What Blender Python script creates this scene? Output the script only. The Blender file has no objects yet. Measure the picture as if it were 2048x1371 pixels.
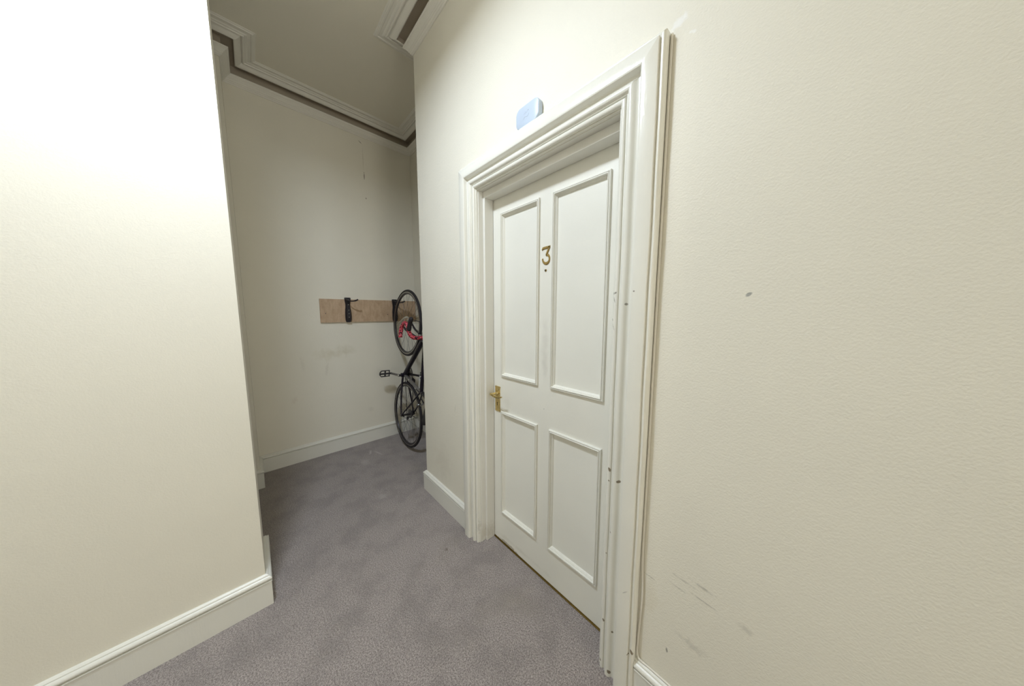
import bpy, bmesh, math, random
from mathutils import Vector, Matrix
random.seed(7)
scene = bpy.context.scene

# ------------------------------------------------------------------ camera
YAW, PITCH, ROLL = math.radians(46.46575), math.radians(-6.02719), math.radians(0.09874)
CAM = Vector((1.41052, -0.9364, 1.40142))
fw = Vector((-math.sin(YAW) * math.cos(PITCH), math.cos(YAW) * math.cos(PITCH), math.sin(PITCH)))
rt = Vector((math.cos(YAW), math.sin(YAW), 0)); up = rt.cross(fw)
rt2 = rt * math.cos(ROLL) + up * math.sin(ROLL); up2 = up * math.cos(ROLL) - rt * math.sin(ROLL)
cam_data = bpy.data.cameras.new('camera')
cam_data.sensor_fit = 'HORIZONTAL'; cam_data.sensor_width = 36.0
cam_data.lens = 546.7096 / 2048 * 36.0
cam_data.clip_start = 0.02
cam = bpy.data.objects.new('camera', cam_data)
scene.collection.objects.link(cam)
M3 = Matrix((rt2, up2, -fw)).transposed()
cam.matrix_world = Matrix.Translation(CAM) @ M3.to_4x4()
scene.camera = cam

# ------------------------------------------------------------------ world, lights, exposure
world = bpy.data.worlds.new('world'); scene.world = world
world.use_nodes = True
world.node_tree.nodes['Background'].inputs[0].default_value = (1.0, 0.97, 0.87, 1)   # warm fill light behind the added, unseen landing window
world.node_tree.nodes['Background'].inputs[1].default_value = 5.0
# portal that helps the renderer sample the fill light entering through the added window at the end of the landing
WY0, WY1, WZ0, WZ1 = -1.35, -0.15, 0.40, 3.00
pdat = bpy.data.lights.new('added_window_portal', 'AREA'); pdat.shape = 'RECTANGLE'; pdat.size = WZ1 - WZ0; pdat.size_y = WY1 - WY0
pdat.cycles.is_portal = True
portal = bpy.data.objects.new('added_window_portal', pdat); scene.collection.objects.link(portal)
portal.location = (5.205, (WY0 + WY1) / 2, (WZ0 + WZ1) / 2); portal.rotation_euler = (0, math.radians(90), 0)
scene.view_settings.view_transform = 'Standard'
scene.view_settings.look = 'None'
scene.view_settings.gamma = 1.0
scene.view_settings.use_curve_mapping = False
scene.view_settings.exposure = 0.03
scene.cycles.use_light_tree = False      # few lights: plain sampling is quicker
CEIL = 3.30
# (x, y, watts, colour) of the ceiling lamps; the fixtures are built with them below
LAMPS = [(0.34, -1.12, 3.12, 34.0, (0.765, 0.865, 1.0), 0.11)]

# ------------------------------------------------------------------ mesh helpers
def link(o): scene.collection.objects.link(o); return o

def worldloc(o):
    v = Vector((0, 0, 0))
    while o is not None:
        v += o.location; o = o.parent
    return v

def obj(name, geo, mat, parent=None, smooth=None, origin=None):
    """geo = (verts in world space, faces); origin defaults to the parent's, else the base centre."""
    verts, faces = geo
    verts = [Vector(v) for v in verts]
    me = bpy.data.meshes.new(name)
    if parent is not None:
        off = worldloc(parent); loc = Vector((0, 0, 0))
    elif origin is not None:
        off = Vector(origin); loc = off
    else:
        xs = [v.x for v in verts]; ys = [v.y for v in verts]; zs = [v.z for v in verts]
        off = Vector(((min(xs) + max(xs)) / 2, (min(ys) + max(ys)) / 2, min(zs))); loc = off
    me.from_pydata([v - off for v in verts], [], faces)
    bm = bmesh.new(); bm.from_mesh(me); bmesh.ops.recalc_face_normals(bm, faces=bm.faces); bm.to_mesh(me); bm.free()
    me.materials.append(mat)
    if smooth is not None:
        for p in me.polygons: p.use_smooth = True
        me.set_sharp_from_angle(angle=math.radians(smooth))
    o = bpy.data.objects.new(name, me); o.location = loc
    if parent is not None: o.parent = parent
    return link(o)

def empty(name, loc, parent=None):
    o = bpy.data.objects.new(name, None); o.empty_display_size = 0.05
    o.location = Vector(loc) - (worldloc(parent) if parent else Vector((0, 0, 0)))
    if parent: o.parent = parent
    return link(o)

def tag(o, label, cat, group=None):
    o['label'] = label; o['category'] = cat
    if group: o['group'] = group
    return o

def struct(o):
    o['kind'] = 'structure'; return o

def merge(*geos):
    V, F = [], []
    for v, f in geos:
        n = len(V); V += [Vector(p) for p in v]; F += [tuple(i + n for i in q) for q in f]
    return V, F

def box(x0, x1, y0, y1, z0, z1, bev=0.0, seg=2):
    bm = bmesh.new()
    bmesh.ops.create_cube(bm, size=1.0)
    bmesh.ops.scale(bm, vec=(x1 - x0, y1 - y0, z1 - z0), verts=bm.verts)
    bmesh.ops.translate(bm, vec=((x0 + x1) / 2, (y0 + y1) / 2, (z0 + z1) / 2), verts=bm.verts)
    if bev > 0:
        bmesh.ops.bevel(bm, geom=bm.edges[:], offset=bev, segments=seg, affect='EDGES', profile=0.5)
    bm.verts.ensure_lookup_table()
    g = ([v.co.copy() for v in bm.verts], [tuple(v.index for v in f.verts) for f in bm.faces])
    bm.free(); return g

def spline(pts, n=6, closed=False):
    """Catmull-Rom resampling."""
    P = [Vector(p) for p in pts]; out = []
    m = len(P)
    for i in range(m if closed else m - 1):
        if closed: a, b, c, d = P[(i - 1) % m], P[i], P[(i + 1) % m], P[(i + 2) % m]
        else: a, b, c, d = P[max(i - 1, 0)], P[i], P[i + 1], P[min(i + 2, m - 1)]
        for k in range(n):
            t = k / n
            out.append(0.5 * ((2 * b) + (c - a) * t + (2 * a - 5 * b + 4 * c - d) * t * t + (3 * b - a - 3 * c + d) * t ** 3))
    if not closed: out.append(P[-1])
    return out

def tube(pts, r, n=10, closed=False, caps=True, sx=1.0, refn=None):
    """Tube along a polyline; r is a radius or a list of them; sx flattens across the second axis."""
    P = [Vector(p) for p in pts]; m = len(P)
    R = r if isinstance(r, (list, tuple)) else [r] * m
    V, F = [], []
    tan = []
    for i in range(m):
        if closed: t = P[(i + 1) % m] - P[(i - 1) % m]
        else: t = P[min(i + 1, m - 1)] - P[max(i - 1, 0)]
        tan.append(t.normalized())
    ref = Vector(refn) if refn else (Vector((0, 0, 1)) if abs(tan[0].z) < 0.9 else Vector((1, 0, 0)))
    nrm = (ref - tan[0] * ref.dot(tan[0])).normalized()
    for i in range(m):
        nrm = (nrm - tan[i] * nrm.dot(tan[i]))
        nrm = nrm.normalized() if nrm.length > 1e-6 else tan[i].orthogonal().normalized()
        bn = tan[i].cross(nrm)
        for k in range(n):
            a = 2 * math.pi * k / n
            V.append(P[i] + nrm * (math.cos(a) * R[i]) + bn * (math.sin(a) * R[i] * sx))
    for i in range(m if closed else m - 1):
        j = (i + 1) % m
        for k in range(n):
            l = (k + 1) % n
            F.append((i * n + k, i * n + l, j * n + l, j * n + k))
    if caps and not closed:
        F.append(tuple(range(n - 1, -1, -1))); F.append(tuple((m - 1) * n + k for k in range(n)))
    return V, F

def lathe(center, axis, prof, n=32, closed_prof=False):
    """Revolve (radius, along-axis) points about an axis."""
    c = Vector(center); ax = Vector(axis).normalized(); e1 = ax.orthogonal().normalized(); e2 = ax.cross(e1)
    V, F = [], []; m = len(prof)
    for k in range(n):
        a = 2 * math.pi * k / n; d = e1 * math.cos(a) + e2 * math.sin(a)
        for (r, s) in prof: V.append(c + d * r + ax * s)
    for k in range(n):
        l = (k + 1) % n
        for i in range(m if closed_prof else m - 1):
            j = (i + 1) % m
            F.append((k * m + i, l * m + i, l * m + j, k * m + j))
    if not closed_prof:
        if prof[0][0] > 1e-6: F.append(tuple(k * m for k in range(n)))
        if prof[-1][0] > 1e-6: F.append(tuple(k * m + m - 1 for k in reversed(range(n))))
    return V, F

def sweep(rings, close_profile=False, caps=True):
    """Skin a list of equally long rings of points."""
    V, F = [], []; n = len(rings[0])
    for r in rings: V += [Vector(p) for p in r]
    for i in range(len(rings) - 1):
        for k in range(n if close_profile else n - 1):
            l = (k + 1) % n
            F.append((i * n + k, i * n + l, (i + 1) * n + l, (i + 1) * n + k))
    if caps:
        F.append(tuple(range(n))); F.append(tuple((len(rings) - 1) * n + k for k in reversed(range(n))))
    return V, F

def prism(outline, mapf, d0, d1):
    """Extrude a 2-D outline from depth d0 to d1 through mapf(a, b, d)."""
    n = len(outline)
    V = [mapf(a, b, d0) for a, b in outline] + [mapf(a, b, d1) for a, b in outline]
    F = [tuple(range(n)), tuple(range(2 * n - 1, n - 1, -1))]
    F += [(i, i + n, (i + 1) % n + n, (i + 1) % n) for i in range(n)]
    return V, F

# ------------------------------------------------------------------ materials
def nt_new(name):
    m = bpy.data.materials.new(name); m.use_nodes = True
    nt = m.node_tree; b = nt.nodes['Principled BSDF']
    return m, nt, b

def N(nt, t, **kw):
    n = nt.nodes.new(t)
    for k, v in kw.items(): setattr(n, k, v)
    return n

def L(nt, a, b): nt.links.new(a, b)

def pos(nt):
    g = N(nt, 'ShaderNodeNewGeometry'); return g.outputs['Position']

def noise(nt, vec, scale, detail=3, rough=0.55, out='Fac'):
    n = N(nt, 'ShaderNodeTexNoise'); n.inputs['Scale'].default_value = scale
    n.inputs['Detail'].default_value = detail; n.inputs['Roughness'].default_value = rough
    if vec is not None: L(nt, vec, n.inputs['Vector'])
    return n.outputs[out]

def ramp(nt, fac, lo, hi, a=0.0, b=1.0):
    m = N(nt, 'ShaderNodeMapRange'); m.inputs['From Min'].default_value = lo; m.inputs['From Max'].default_value = hi
    m.inputs['To Min'].default_value = a; m.inputs['To Max'].default_value = b; m.interpolation_type = 'SMOOTHSTEP'
    L(nt, fac, m.inputs['Value']); return m.outputs['Result']

def mix(nt, fac, a, b):
    m = N(nt, 'ShaderNodeMix', data_type='RGBA')
    if isinstance(fac, (int, float)): m.inputs['Factor'].default_value = fac
    else: L(nt, fac, m.inputs['Factor'])
    for s, v in (('A', a), ('B', b)):
        i = [q for q in m.inputs if q.name == s and q.type == 'RGBA'][0]
        if isinstance(v, (tuple, list)): i.default_value = (*v[:3], 1)
        else: L(nt, v, i)
    return [q for q in m.outputs if q.type == 'RGBA'][0]

def math_(nt, op, a, b=None):
    m = N(nt, 'ShaderNodeMath', operation=op)
    for i, v in enumerate((a, b)):
        if v is None: continue
        if isinstance(v, (int, float)): m.inputs[i].default_value = v
        else: L(nt, v, m.inputs[i])
    return m.outputs[0]

def bump(nt, b, h, strength, dist=0.002):
    n = N(nt, 'ShaderNodeBump'); n.inputs['Strength'].default_value = strength; n.inputs['Distance'].default_value = dist
    L(nt, h, n.inputs['Height']); L(nt, n.outputs['Normal'], b.inputs['Normal'])

RAG = {}
def mark(nt, col, P, centre, size, angle, axis, colour, strength, ragged=0.6, nscale=60.0, soft=0.5):
    """A stain, scuff or chip with its own place and shape on a surface (world coordinates)."""
    s = N(nt, 'ShaderNodeVectorMath', operation='SUBTRACT'); L(nt, P, s.inputs[0]); s.inputs[1].default_value = centre
    r = N(nt, 'ShaderNodeVectorRotate', rotation_type='AXIS_ANGLE'); L(nt, s.outputs[0], r.inputs['Vector'])
    r.inputs['Axis'].default_value = axis; r.inputs['Angle'].default_value = math.radians(angle)
    q = N(nt, 'ShaderNodeVectorMath', operation='MULTIPLY'); L(nt, r.outputs[0], q.inputs[0])
    q.inputs[1].default_value = tuple(1.0 / max(v, 1e-4) for v in size)
    d = N(nt, 'ShaderNodeVectorMath', operation='LENGTH'); L(nt, q.outputs[0], d.inputs[0])
    key = (nt.name, id(nt), 18.0 if nscale < 28 else 75.0)      # marks of one material share their raggedness
    if key not in RAG: RAG[key] = noise(nt, P, key[2], 3)
    nz = RAG[key]
    e = math_(nt, 'ADD', d.outputs['Value'], math_(nt, 'MULTIPLY', math_(nt, 'SUBTRACT', nz, 0.5), ragged * 2))
    f = ramp(nt, e, 1.0, 1.0 - soft, 0.0, strength)
    return mix(nt, f, col, colour)

def plain(name, col, rough=0.5, metal=0.0, spec=0.5, bumps=None, var=0.0, vscale=20):
    m, nt, b = nt_new(name)
    b.inputs['Roughness'].default_value = rough; b.inputs['Metallic'].default_value = metal
    b.inputs['Specular IOR Level'].default_value = spec
    P = pos(nt)
    dark = tuple(c * (1 - var) for c in col)
    if var > 0: L(nt, mix(nt, noise(nt, P, vscale, 4), dark, tuple(min(1, c * (1 + var * .5)) for c in col)), b.inputs['Base Color'])
    else: b.inputs['Base Color'].default_value = (*col, 1)
    if bumps: bump(nt, b, noise(nt, P, bumps[0], 3), bumps[1], bumps[2] if len(bumps) > 2 else 0.001)
    return m

WALLC = (0.845, 0.805, 0.69)
PAINTC = (0.84, 0.82, 0.735)

def wall_mat(name, marks=(), stipple=0.40):
    m, nt, b = nt_new(name); P = pos(nt)
    c = mix(nt, ramp(nt, noise(nt, P, 1.7, 3, 0.6), 0.3, 0.75), WALLC, tuple(v * .965 for v in WALLC))
    for k in marks: c = mark(nt, c, P, *k)
    L(nt, c, b.inputs['Base Color'])
    b.inputs['Roughness'].default_value = 0.55; b.inputs['Specular IOR Level'].default_value = 0.35
    h = math_(nt, 'ADD', noise(nt, P, 190, 2, 0.5), math_(nt, 'MULTIPLY', noise(nt, P, 60, 3), 0.7))
    bump(nt, b, h, stipple, 0.0022)
    return m

def paint_mat(name, marks=(), wear=0.0, rough=0.28, col=PAINTC):
    m, nt, b = nt_new(name); P = pos(nt)
    c = mix(nt, ramp(nt, noise(nt, P, 3.0, 2, 0.6), 0.35, 0.7), col, tuple(v * .97 for v in col))
    for k in marks: c = mark(nt, c, P, *k)
    L(nt, c, b.inputs['Base Color'])
    b.inputs['Roughness'].default_value = rough; b.inputs['Specular IOR Level'].default_value = 0.5
    mp = N(nt, 'ShaderNodeMapping'); mp.inputs['Scale'].default_value = (1, 1, 0.12); L(nt, P, mp.inputs['Vector'])
    h = math_(nt, 'ADD', noise(nt, mp.outputs[0], 190, 3), math_(nt, 'MULTIPLY', noise(nt, P, 45, 3), 1.2))
    bump(nt, b, h, 0.22, 0.0016)
    return m

YA, XA, ZA = (0, 1, 0), (1, 0, 0), (0, 0, 1)
GREY = (0.22, 0.21, 0.18); BROWN = (0.16, 0.11, 0.05); TAN = (0.62, 0.56, 0.40)
# scuffs and chips of the door wall
door_wall_marks = [
    ((1.3133, 0, 1.4536), (0.0095, .1, 0.0055), 40, YA, (0.30, 0.30, 0.28), 0.8, 0.45, 90, 0.5),
    ((1.222, 0, 0.560), (0.050, .1, 0.0045), -6, YA, GREY, 0.30, 0.9, 70, 0.9),
    ((1.268, 0, 0.575), (0.040, .1, 0.006), -6, YA, GREY, 0.38, 0.9, 70, 0.9),
    ((1.272, 0, 0.533), (0.045, .1, 0.004), -6, YA, GREY, 0.40, 0.8, 70, 0.9),
    ((1.205, 0, 0.525), (0.036, .1, 0.004), -6, YA, GREY, 0.26, 0.9, 80, 0.9),
    ((1.255, 0, 0.36), (0.050, .1, 0.018), -6, YA, GREY, 0.22, 1.1, 70, 0.9),
    ((1.185, 0, 0.276), (0.004, .1, 0.011), 10, YA, GREY, 0.75, 0.5, 90, 0.5),
    ((1.121, 0, 0.50), (0.024, .1, 0.003), -6, YA, GREY, 0.35, 0.8, 90, 0.8),
    ((1.372, 0, 0.53), (0.022, .1, 0.014), -6, YA, GREY, 0.22, 1.0, 80, 0.9),
    ((1.125, 0, 0.42), (0.03, .1, 0.09), 0, YA, (0.72, 0.65, 0.50), 0.35, 0.8, 20, 1.0),
    ((1.108, 0, 2.222), (0.030, .1, 0.016), 25, YA, (0.93, 0.93, 0.93), 0.5, 0.9, 70, 0.7),
    ((1.145, 0, 2.175), (0.012, .1, 0.005), -25, YA, (0.95, 0.95, 0.93), 0.45, 0.9, 120, 0.5),
    ((0.03, 0, 0.62), (0.0035, .1, 0.05), 0, YA, GREY, 0.30, 0.5, 60, 0.9),
    ((-0.12, 0, 0.78), (0.006, .1, 0.04), -12, YA, GREY, 0.18, 0.8, 60, 0.9),
    ((-0.30, 0, 0.33), (0.16, .1, 0.18), 0, YA, (0.60, 0.55, 0.46), 0.20, 0.8, 9, 1.0),
]
M_wall_right = wall_mat('wall_paint_door_side', door_wall_marks)
back_marks = [
    ((-1.776, -0.40, 1.005), (.2, 0.16, 0.075), 0, XA, TAN, 0.40, 0.85, 20, 1.0),
    ((-1.776, -0.26, 1.03), (.2, 0.14, 0.070), 8, XA, (0.62, 0.575, 0.44), 0.38, 0.95, 16, 1.0),
    ((-1.776, -0.43, 0.86), (.2, 0.018, 0.085), 8, XA, (0.56, 0.52, 0.42), 0.26, 0.9, 30, 0.9),
    ((-1.776, -0.62, 0.93), (.2, 0.020, 0.10), -6, XA, (0.60, 0.56, 0.46), 0.20, 0.9, 30, 0.9),
    ((-1.776, 0.0, 2.96), (.2, 0.004, 0.15), 0, XA, (0.30, 0.24, 0.14), 0.30, 0.5, 30, 0.8),
    ((-1.776, 0.003, 2.80), (.2, 0.006, 0.05), 0, XA, (0.16, 0.12, 0.07), 0.75, 0.6, 60, 0.6),
    ((-1.776, -0.02, 3.115), (.2, 0.024, 0.005), 35, XA, (0.16, 0.12, 0.07), 0.75, 0.5, 60, 0.6),
    ((-1.776, 0.010, 2.585), (.2, 0.006, 0.010), 0, XA, (0.20, 0.13, 0.08), 0.8, 0.5, 60, 0.6),
    ((-1.776, -0.05, 0.36), (.2, 0.045, 0.035), 0, XA, (0.5, 0.47, 0.40), 0.22, 0.8, 30, 1.0),
    ((-1.776, -0.70, 0.60), (.2, 0.03, 0.05), 20, XA, (0.62, 0.52, 0.42), 0.22, 0.9, 30, 1.0),
]
M_wall_back = wall_mat('wall_paint_back', back_marks, 0.3)
M_wall = wall_mat('wall_paint', (), 0.25)
M_ceiling = plain('ceiling_paint', (0.87, 0.825, 0.705), 0.8, bumps=(120, 0.25, 0.002), var=0.03, vscale=2)
M_cornice = plain('cornice_plaster', (0.87, 0.84, 0.76), 0.6, bumps=(160, 0.3, 0.0015), var=0.04, vscale=12)
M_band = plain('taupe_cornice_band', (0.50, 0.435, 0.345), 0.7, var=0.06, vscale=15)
chip_pts = [(0.9688, 0.8346, .0055, .009), (0.9686, 0.7917, .003, .004), (1.006, 0.8054, .008, .007), (0.9696, 0.2139, .004, .007),
            (1.0072, 0.1967, .004, .006), (0.9622, 0.0304, .005, .007), (1.0027, 0.022, .006, .010), (1.0835, 0.194, .004, .012),
            (1.0735, 0.180, .003, .004), (0.958, 1.46, .0015, .03), (0.965, 1.475, .006, .004), (1.005, 1.435, .005, .005),
            (1.035, 1.475, .003, .003), (0.957, 1.37, .0015, .03), (0.985, 0.60, .003, .004), (0.97, 0.50, .0025, .003)]
arch_marks = [((x, -0.02, z), (w, .1, h), 20, YA, BROWN if z < 0.9 else (0.25, 0.23, 0.19), 0.85, 0.45, 130, 0.35) for x, z, w, h in chip_pts]
arch_marks += [((1.056, -0.04, 0.42), (0.018, .1, 0.0025), 50, YA, GREY, 0.4, 0.8, 80, 0.8),
               ((0.148, -0.02, 0.10), (0.010, .1, 0.06), 0, YA, (0.45, 0.42, 0.36), 0.35, 1.0, 90, 0.8)]
M_arch = paint_mat('gloss_paint_architrave', arch_marks, rough=0.22)
M_jamb = paint_mat('gloss_paint_jamb', [((0.162, 0.03, 0.05), (.1, .2, 0.08), 0, YA, (0.50, 0.44, 0.33), 0.35, 0.8, 40, 1.0)], rough=0.3, col=(0.82, 0.80, 0.73))
door_marks = [((0.561, 0.09, 1.25), (0.030, .1, 0.16), 0, YA, (0.60, 0.57, 0.51), 0.30, 0.8, 14, 1.0),
              ((0.561, 0.09, 1.15), (0.018, .1, 0.09), 0, YA, (0.60, 0.57, 0.51), 0.25, 0.9, 20, 1.0),
              ((0.29, 0.09, 0.90), (0.05, .1, 0.05), 0, YA, (0.66, 0.62, 0.53), 0.25, 0.8, 20, 1.0),
              ((0.56, 0.09, 0.93), (0.0022, .1, 0.003), 0, YA, GREY, 0.8, 0.3, 100, 0.4),
              ((0.40, 0.09, 0.045), (0.25, .1, 0.018), 0, YA, (0.55, 0.50, 0.40), 0.25, 1.0, 25, 1.0),
              ((0.30, 0.09, 0.014), (0.09, .1, 0.010), 0, YA, (0.22, 0.16, 0.07), 0.6, 1.0, 50, 0.5),
              ((0.83, 0.09, 0.235), (0.05, .1, 0.007), 0, YA, (0.36, 0.33, 0.24), 0.4, 1.0, 60, 0.8)]
M_door = paint_mat('satin_paint_door', door_marks, rough=0.38, col=(0.845, 0.825, 0.74))
M_panel = paint_mat('satin_paint_panel', [], rough=0.38, col=(0.845, 0.83, 0.75))
M_skirt = paint_mat('gloss_paint_skirting', [], rough=0.3, col=(0.81, 0.795, 0.72))

def carpet_mat():
    m, nt, b = nt_new('grey_mauve_carpet'); P = pos(nt)
    fine = noise(nt, P, 420, 2, 0.6); mid = noise(nt, P, 170, 3, 0.6)
    sp = math_(nt, 'ADD', math_(nt, 'MULTIPLY', fine, 0.6), math_(nt, 'MULTIPLY', mid, 0.4))
    c = mix(nt, ramp(nt, sp, 0.385, 0.635), (0.155, 0.126, 0.116), (0.585, 0.515, 0.480))
    blot = ramp(nt, noise(nt, P, 5.5, 4, 0.6), 0.42, 0.66)
    c = mix(nt, math_(nt, 'MULTIPLY', blot, 0.34), c, (0.16, 0.138, 0.132))
    patch = ramp(nt, noise(nt, P, 2.6, 3, 0.5), 0.55, 0.8)
    c = mix(nt, math_(nt, 'MULTIPLY', patch, 0.25), c, (0.42, 0.365, 0.28))
    c = mark(nt, c, P, (0.0551, -0.187, 0), (0.018, 0.010, .1), 30, ZA, (0.12, 0.095, 0.07), 0.65, 0.7, 70, 0.7)
    lite = (0.60, 0.56, 0.54)
    c = mark(nt, c, P, (-1.50, -0.155, 0), (0.060, 0.014, .1), 20, ZA, lite, 0.55, 0.8, 40, 0.7)
    c = mark(nt, c, P, (-1.44, -0.10, 0), (0.085, 0.013, .1), -15, ZA, lite, 0.50, 0.8, 40, 0.7)
    c = mark(nt, c, P, (-1.33, -0.25, 0), (0.10, 0.05, .1), 0, ZA, lite, 0.28, 0.9, 24, 0.9)
    c = mark(nt, c, P, (-0.72, -0.30, 0), (0.05, 0.04, .1), 0, ZA, lite, 0.25, 0.9, 24, 0.9)
    L(nt, c, b.inputs['Base Color'])
    b.inputs['Roughness'].default_value = 0.95; b.inputs['Specular IOR Level'].default_value = 0.1
    try:
        b.inputs['Sheen Weight'].default_value = 0.25; b.inputs['Sheen Roughness'].default_value = 0.6
    except KeyError: pass
    bump(nt, b, sp, 0.9, 0.006)
    return m
M_carpet = carpet_mat()

def wood_mat():
    m, nt, b = nt_new('plywood'); P = pos(nt)
    mp = N(nt, 'ShaderNodeMapping'); mp.inputs['Scale'].default_value = (1, 6, 2.2); L(nt, P, mp.inputs['Vector'])
    g = noise(nt, mp.outputs[0], 7, 6, 0.65)
    c = mix(nt, ramp(nt, g, 0.3, 0.72), (0.47, 0.325, 0.205), (0.59, 0.43, 0.285))
    c = mix(nt, math_(nt, 'MULTIPLY', ramp(nt, noise(nt, P, 40, 4), 0.5, 0.8), 0.3), c, (0.34, 0.22, 0.13))
    L(nt, c, b.inputs['Base Color']); b.inputs['Roughness'].default_value = 0.6
    return m
M_wood = wood_mat()

def brass_mat(name, col, rough):
    m, nt, b = nt_new(name); P = pos(nt)
    L(nt, mix(nt, noise(nt, P, 60, 4), tuple(c * .7 for c in col), col), b.inputs['Base Color'])
    b.inputs['Metallic'].default_value = 1.0
    L(nt, ramp(nt, noise(nt, P, 90, 3), 0.3, 0.7, rough * .7, rough * 1.3), b.inputs['Roughness'])
    return m
M_brass = brass_mat('aged_brass', (0.76, 0.60, 0.28), 0.27)
M_number = brass_mat('brass_number', (0.50, 0.36, 0.14), 0.42)
M_thresh = brass_mat('worn_brass_strip', (0.24, 0.165, 0.05), 0.5)
M_dark = plain('dark_hole', (0.012, 0.01, 0.008), 0.8)
M_black = plain('black_enamel', (0.012, 0.010, 0.016), 0.30, var=0.3, vscale=30)
M_rubber = plain('tyre_rubber', (0.018, 0.015, 0.018), 0.7, bumps=(300, 0.4, 0.001), var=0.3, vscale=40)
M_alu = plain('brushed_aluminium', (0.55, 0.54, 0.52), 0.32, 1.0, var=0.2, vscale=60)
M_rim = plain('grey_brake_track', (0.42, 0.40, 0.37), 0.38, 1.0, var=0.25, vscale=30)
M_darkmetal = plain('dark_steel', (0.10, 0.095, 0.10), 0.4, 0.8, var=0.3, vscale=50)
M_grey = plain('grey_tube', (0.20, 0.19, 0.18), 0.4, 0.4, var=0.2, vscale=40)
M_white = plain('white_print', (0.85, 0.85, 0.85), 0.5)
M_frame = plain('black_frame_lacquer', (0.012, 0.008, 0.020), 0.22, var=0.3, vscale=30)
M_sensor = plain('bluish_white_plastic', (0.54, 0.62, 0.73), 0.4, bumps=(200, 0.1, 0.0005))
M_print = plain('faint_grey_print', (0.36, 0.41, 0.50), 0.6)
M_cable = plain('painted_cable', (0.78, 0.74, 0.65), 0.45, bumps=(150, 0.3, 0.001))
M_saddle = plain('black_saddle_vinyl', (0.02, 0.018, 0.018), 0.5, bumps=(150, 0.2))

def camo_mat():
    m, nt, b = nt_new('pink_camouflage_tape'); P = pos(nt)
    n1 = noise(nt, P, 70, 2, 0.5)
    n2 = noise(nt, P, 85, 2, 0.5)
    c = mix(nt, ramp(nt, n1, 0.47, 0.52), (0.62, 0.020, 0.045), (0.80, 0.16, 0.20))
    c = mix(nt, ramp(nt, n2, 0.52, 0.54), c, (0.02, 0.008, 0.015))
    L(nt, c, b.inputs['Base Color']); b.inputs['Roughness'].default_value = 0.55
    return m
M_tape = camo_mat()

def lamp_mat():
    m, nt, b = nt_new('lit_diffuser')
    b.inputs['Base Color'].default_value = (0.9, 0.9, 0.88, 1)
    b.inputs['Emission Color'].default_value = (0.80, 0.885, 1.0, 1); b.inputs['Emission Strength'].default_value = 26.0
    return m
M_lamp = lamp_mat()

# ------------------------------------------------------------------ room shell
XB, YAL, XC, XE = -1.776, 0.4915, -0.564, 5.2        # back wall, alcove wall, corner of the door wall
PLAN = [(XB, -0.972), (XB, YAL), (XC, YAL), (XC, 0.0), (XE, 0.0), (XE, -2.6), (-0.272, -2.6), (-0.272, -0.975),
        (-0.575, -0.975), (-0.575, -1.60), (-1.495, -1.60), (-1.495, -0.972)]
SIDES = ['back', 'alcove', 'return', 'right', 'landing_end', 'landing_left', 'left_near', 'left_near_side',
         'recess_near', 'recess', 'recess_far', 'left_far']
TH = 0.11
DX0, DX1, DZ = 0.150, 0.953, 2.066           # rough opening behind the architrave

def seg(i):
    a = Vector((*PLAN[i], 0)); b = Vector((*PLAN[(i + 1) % len(PLAN)], 0))
    d = (b - a).normalized()
    return a, b, d, Vector((d.y, -d.x, 0))     # inward normal: plan runs clockwise, the room lies to its right

struct(obj('floor', box(-2.0, XE + .2, -2.8, 0.7, -0.06, 0.0), M_carpet))
struct(obj('ceiling', box(-2.0, XE + .2, -2.8, 0.7, CEIL, CEIL + 0.08), M_ceiling))

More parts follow.
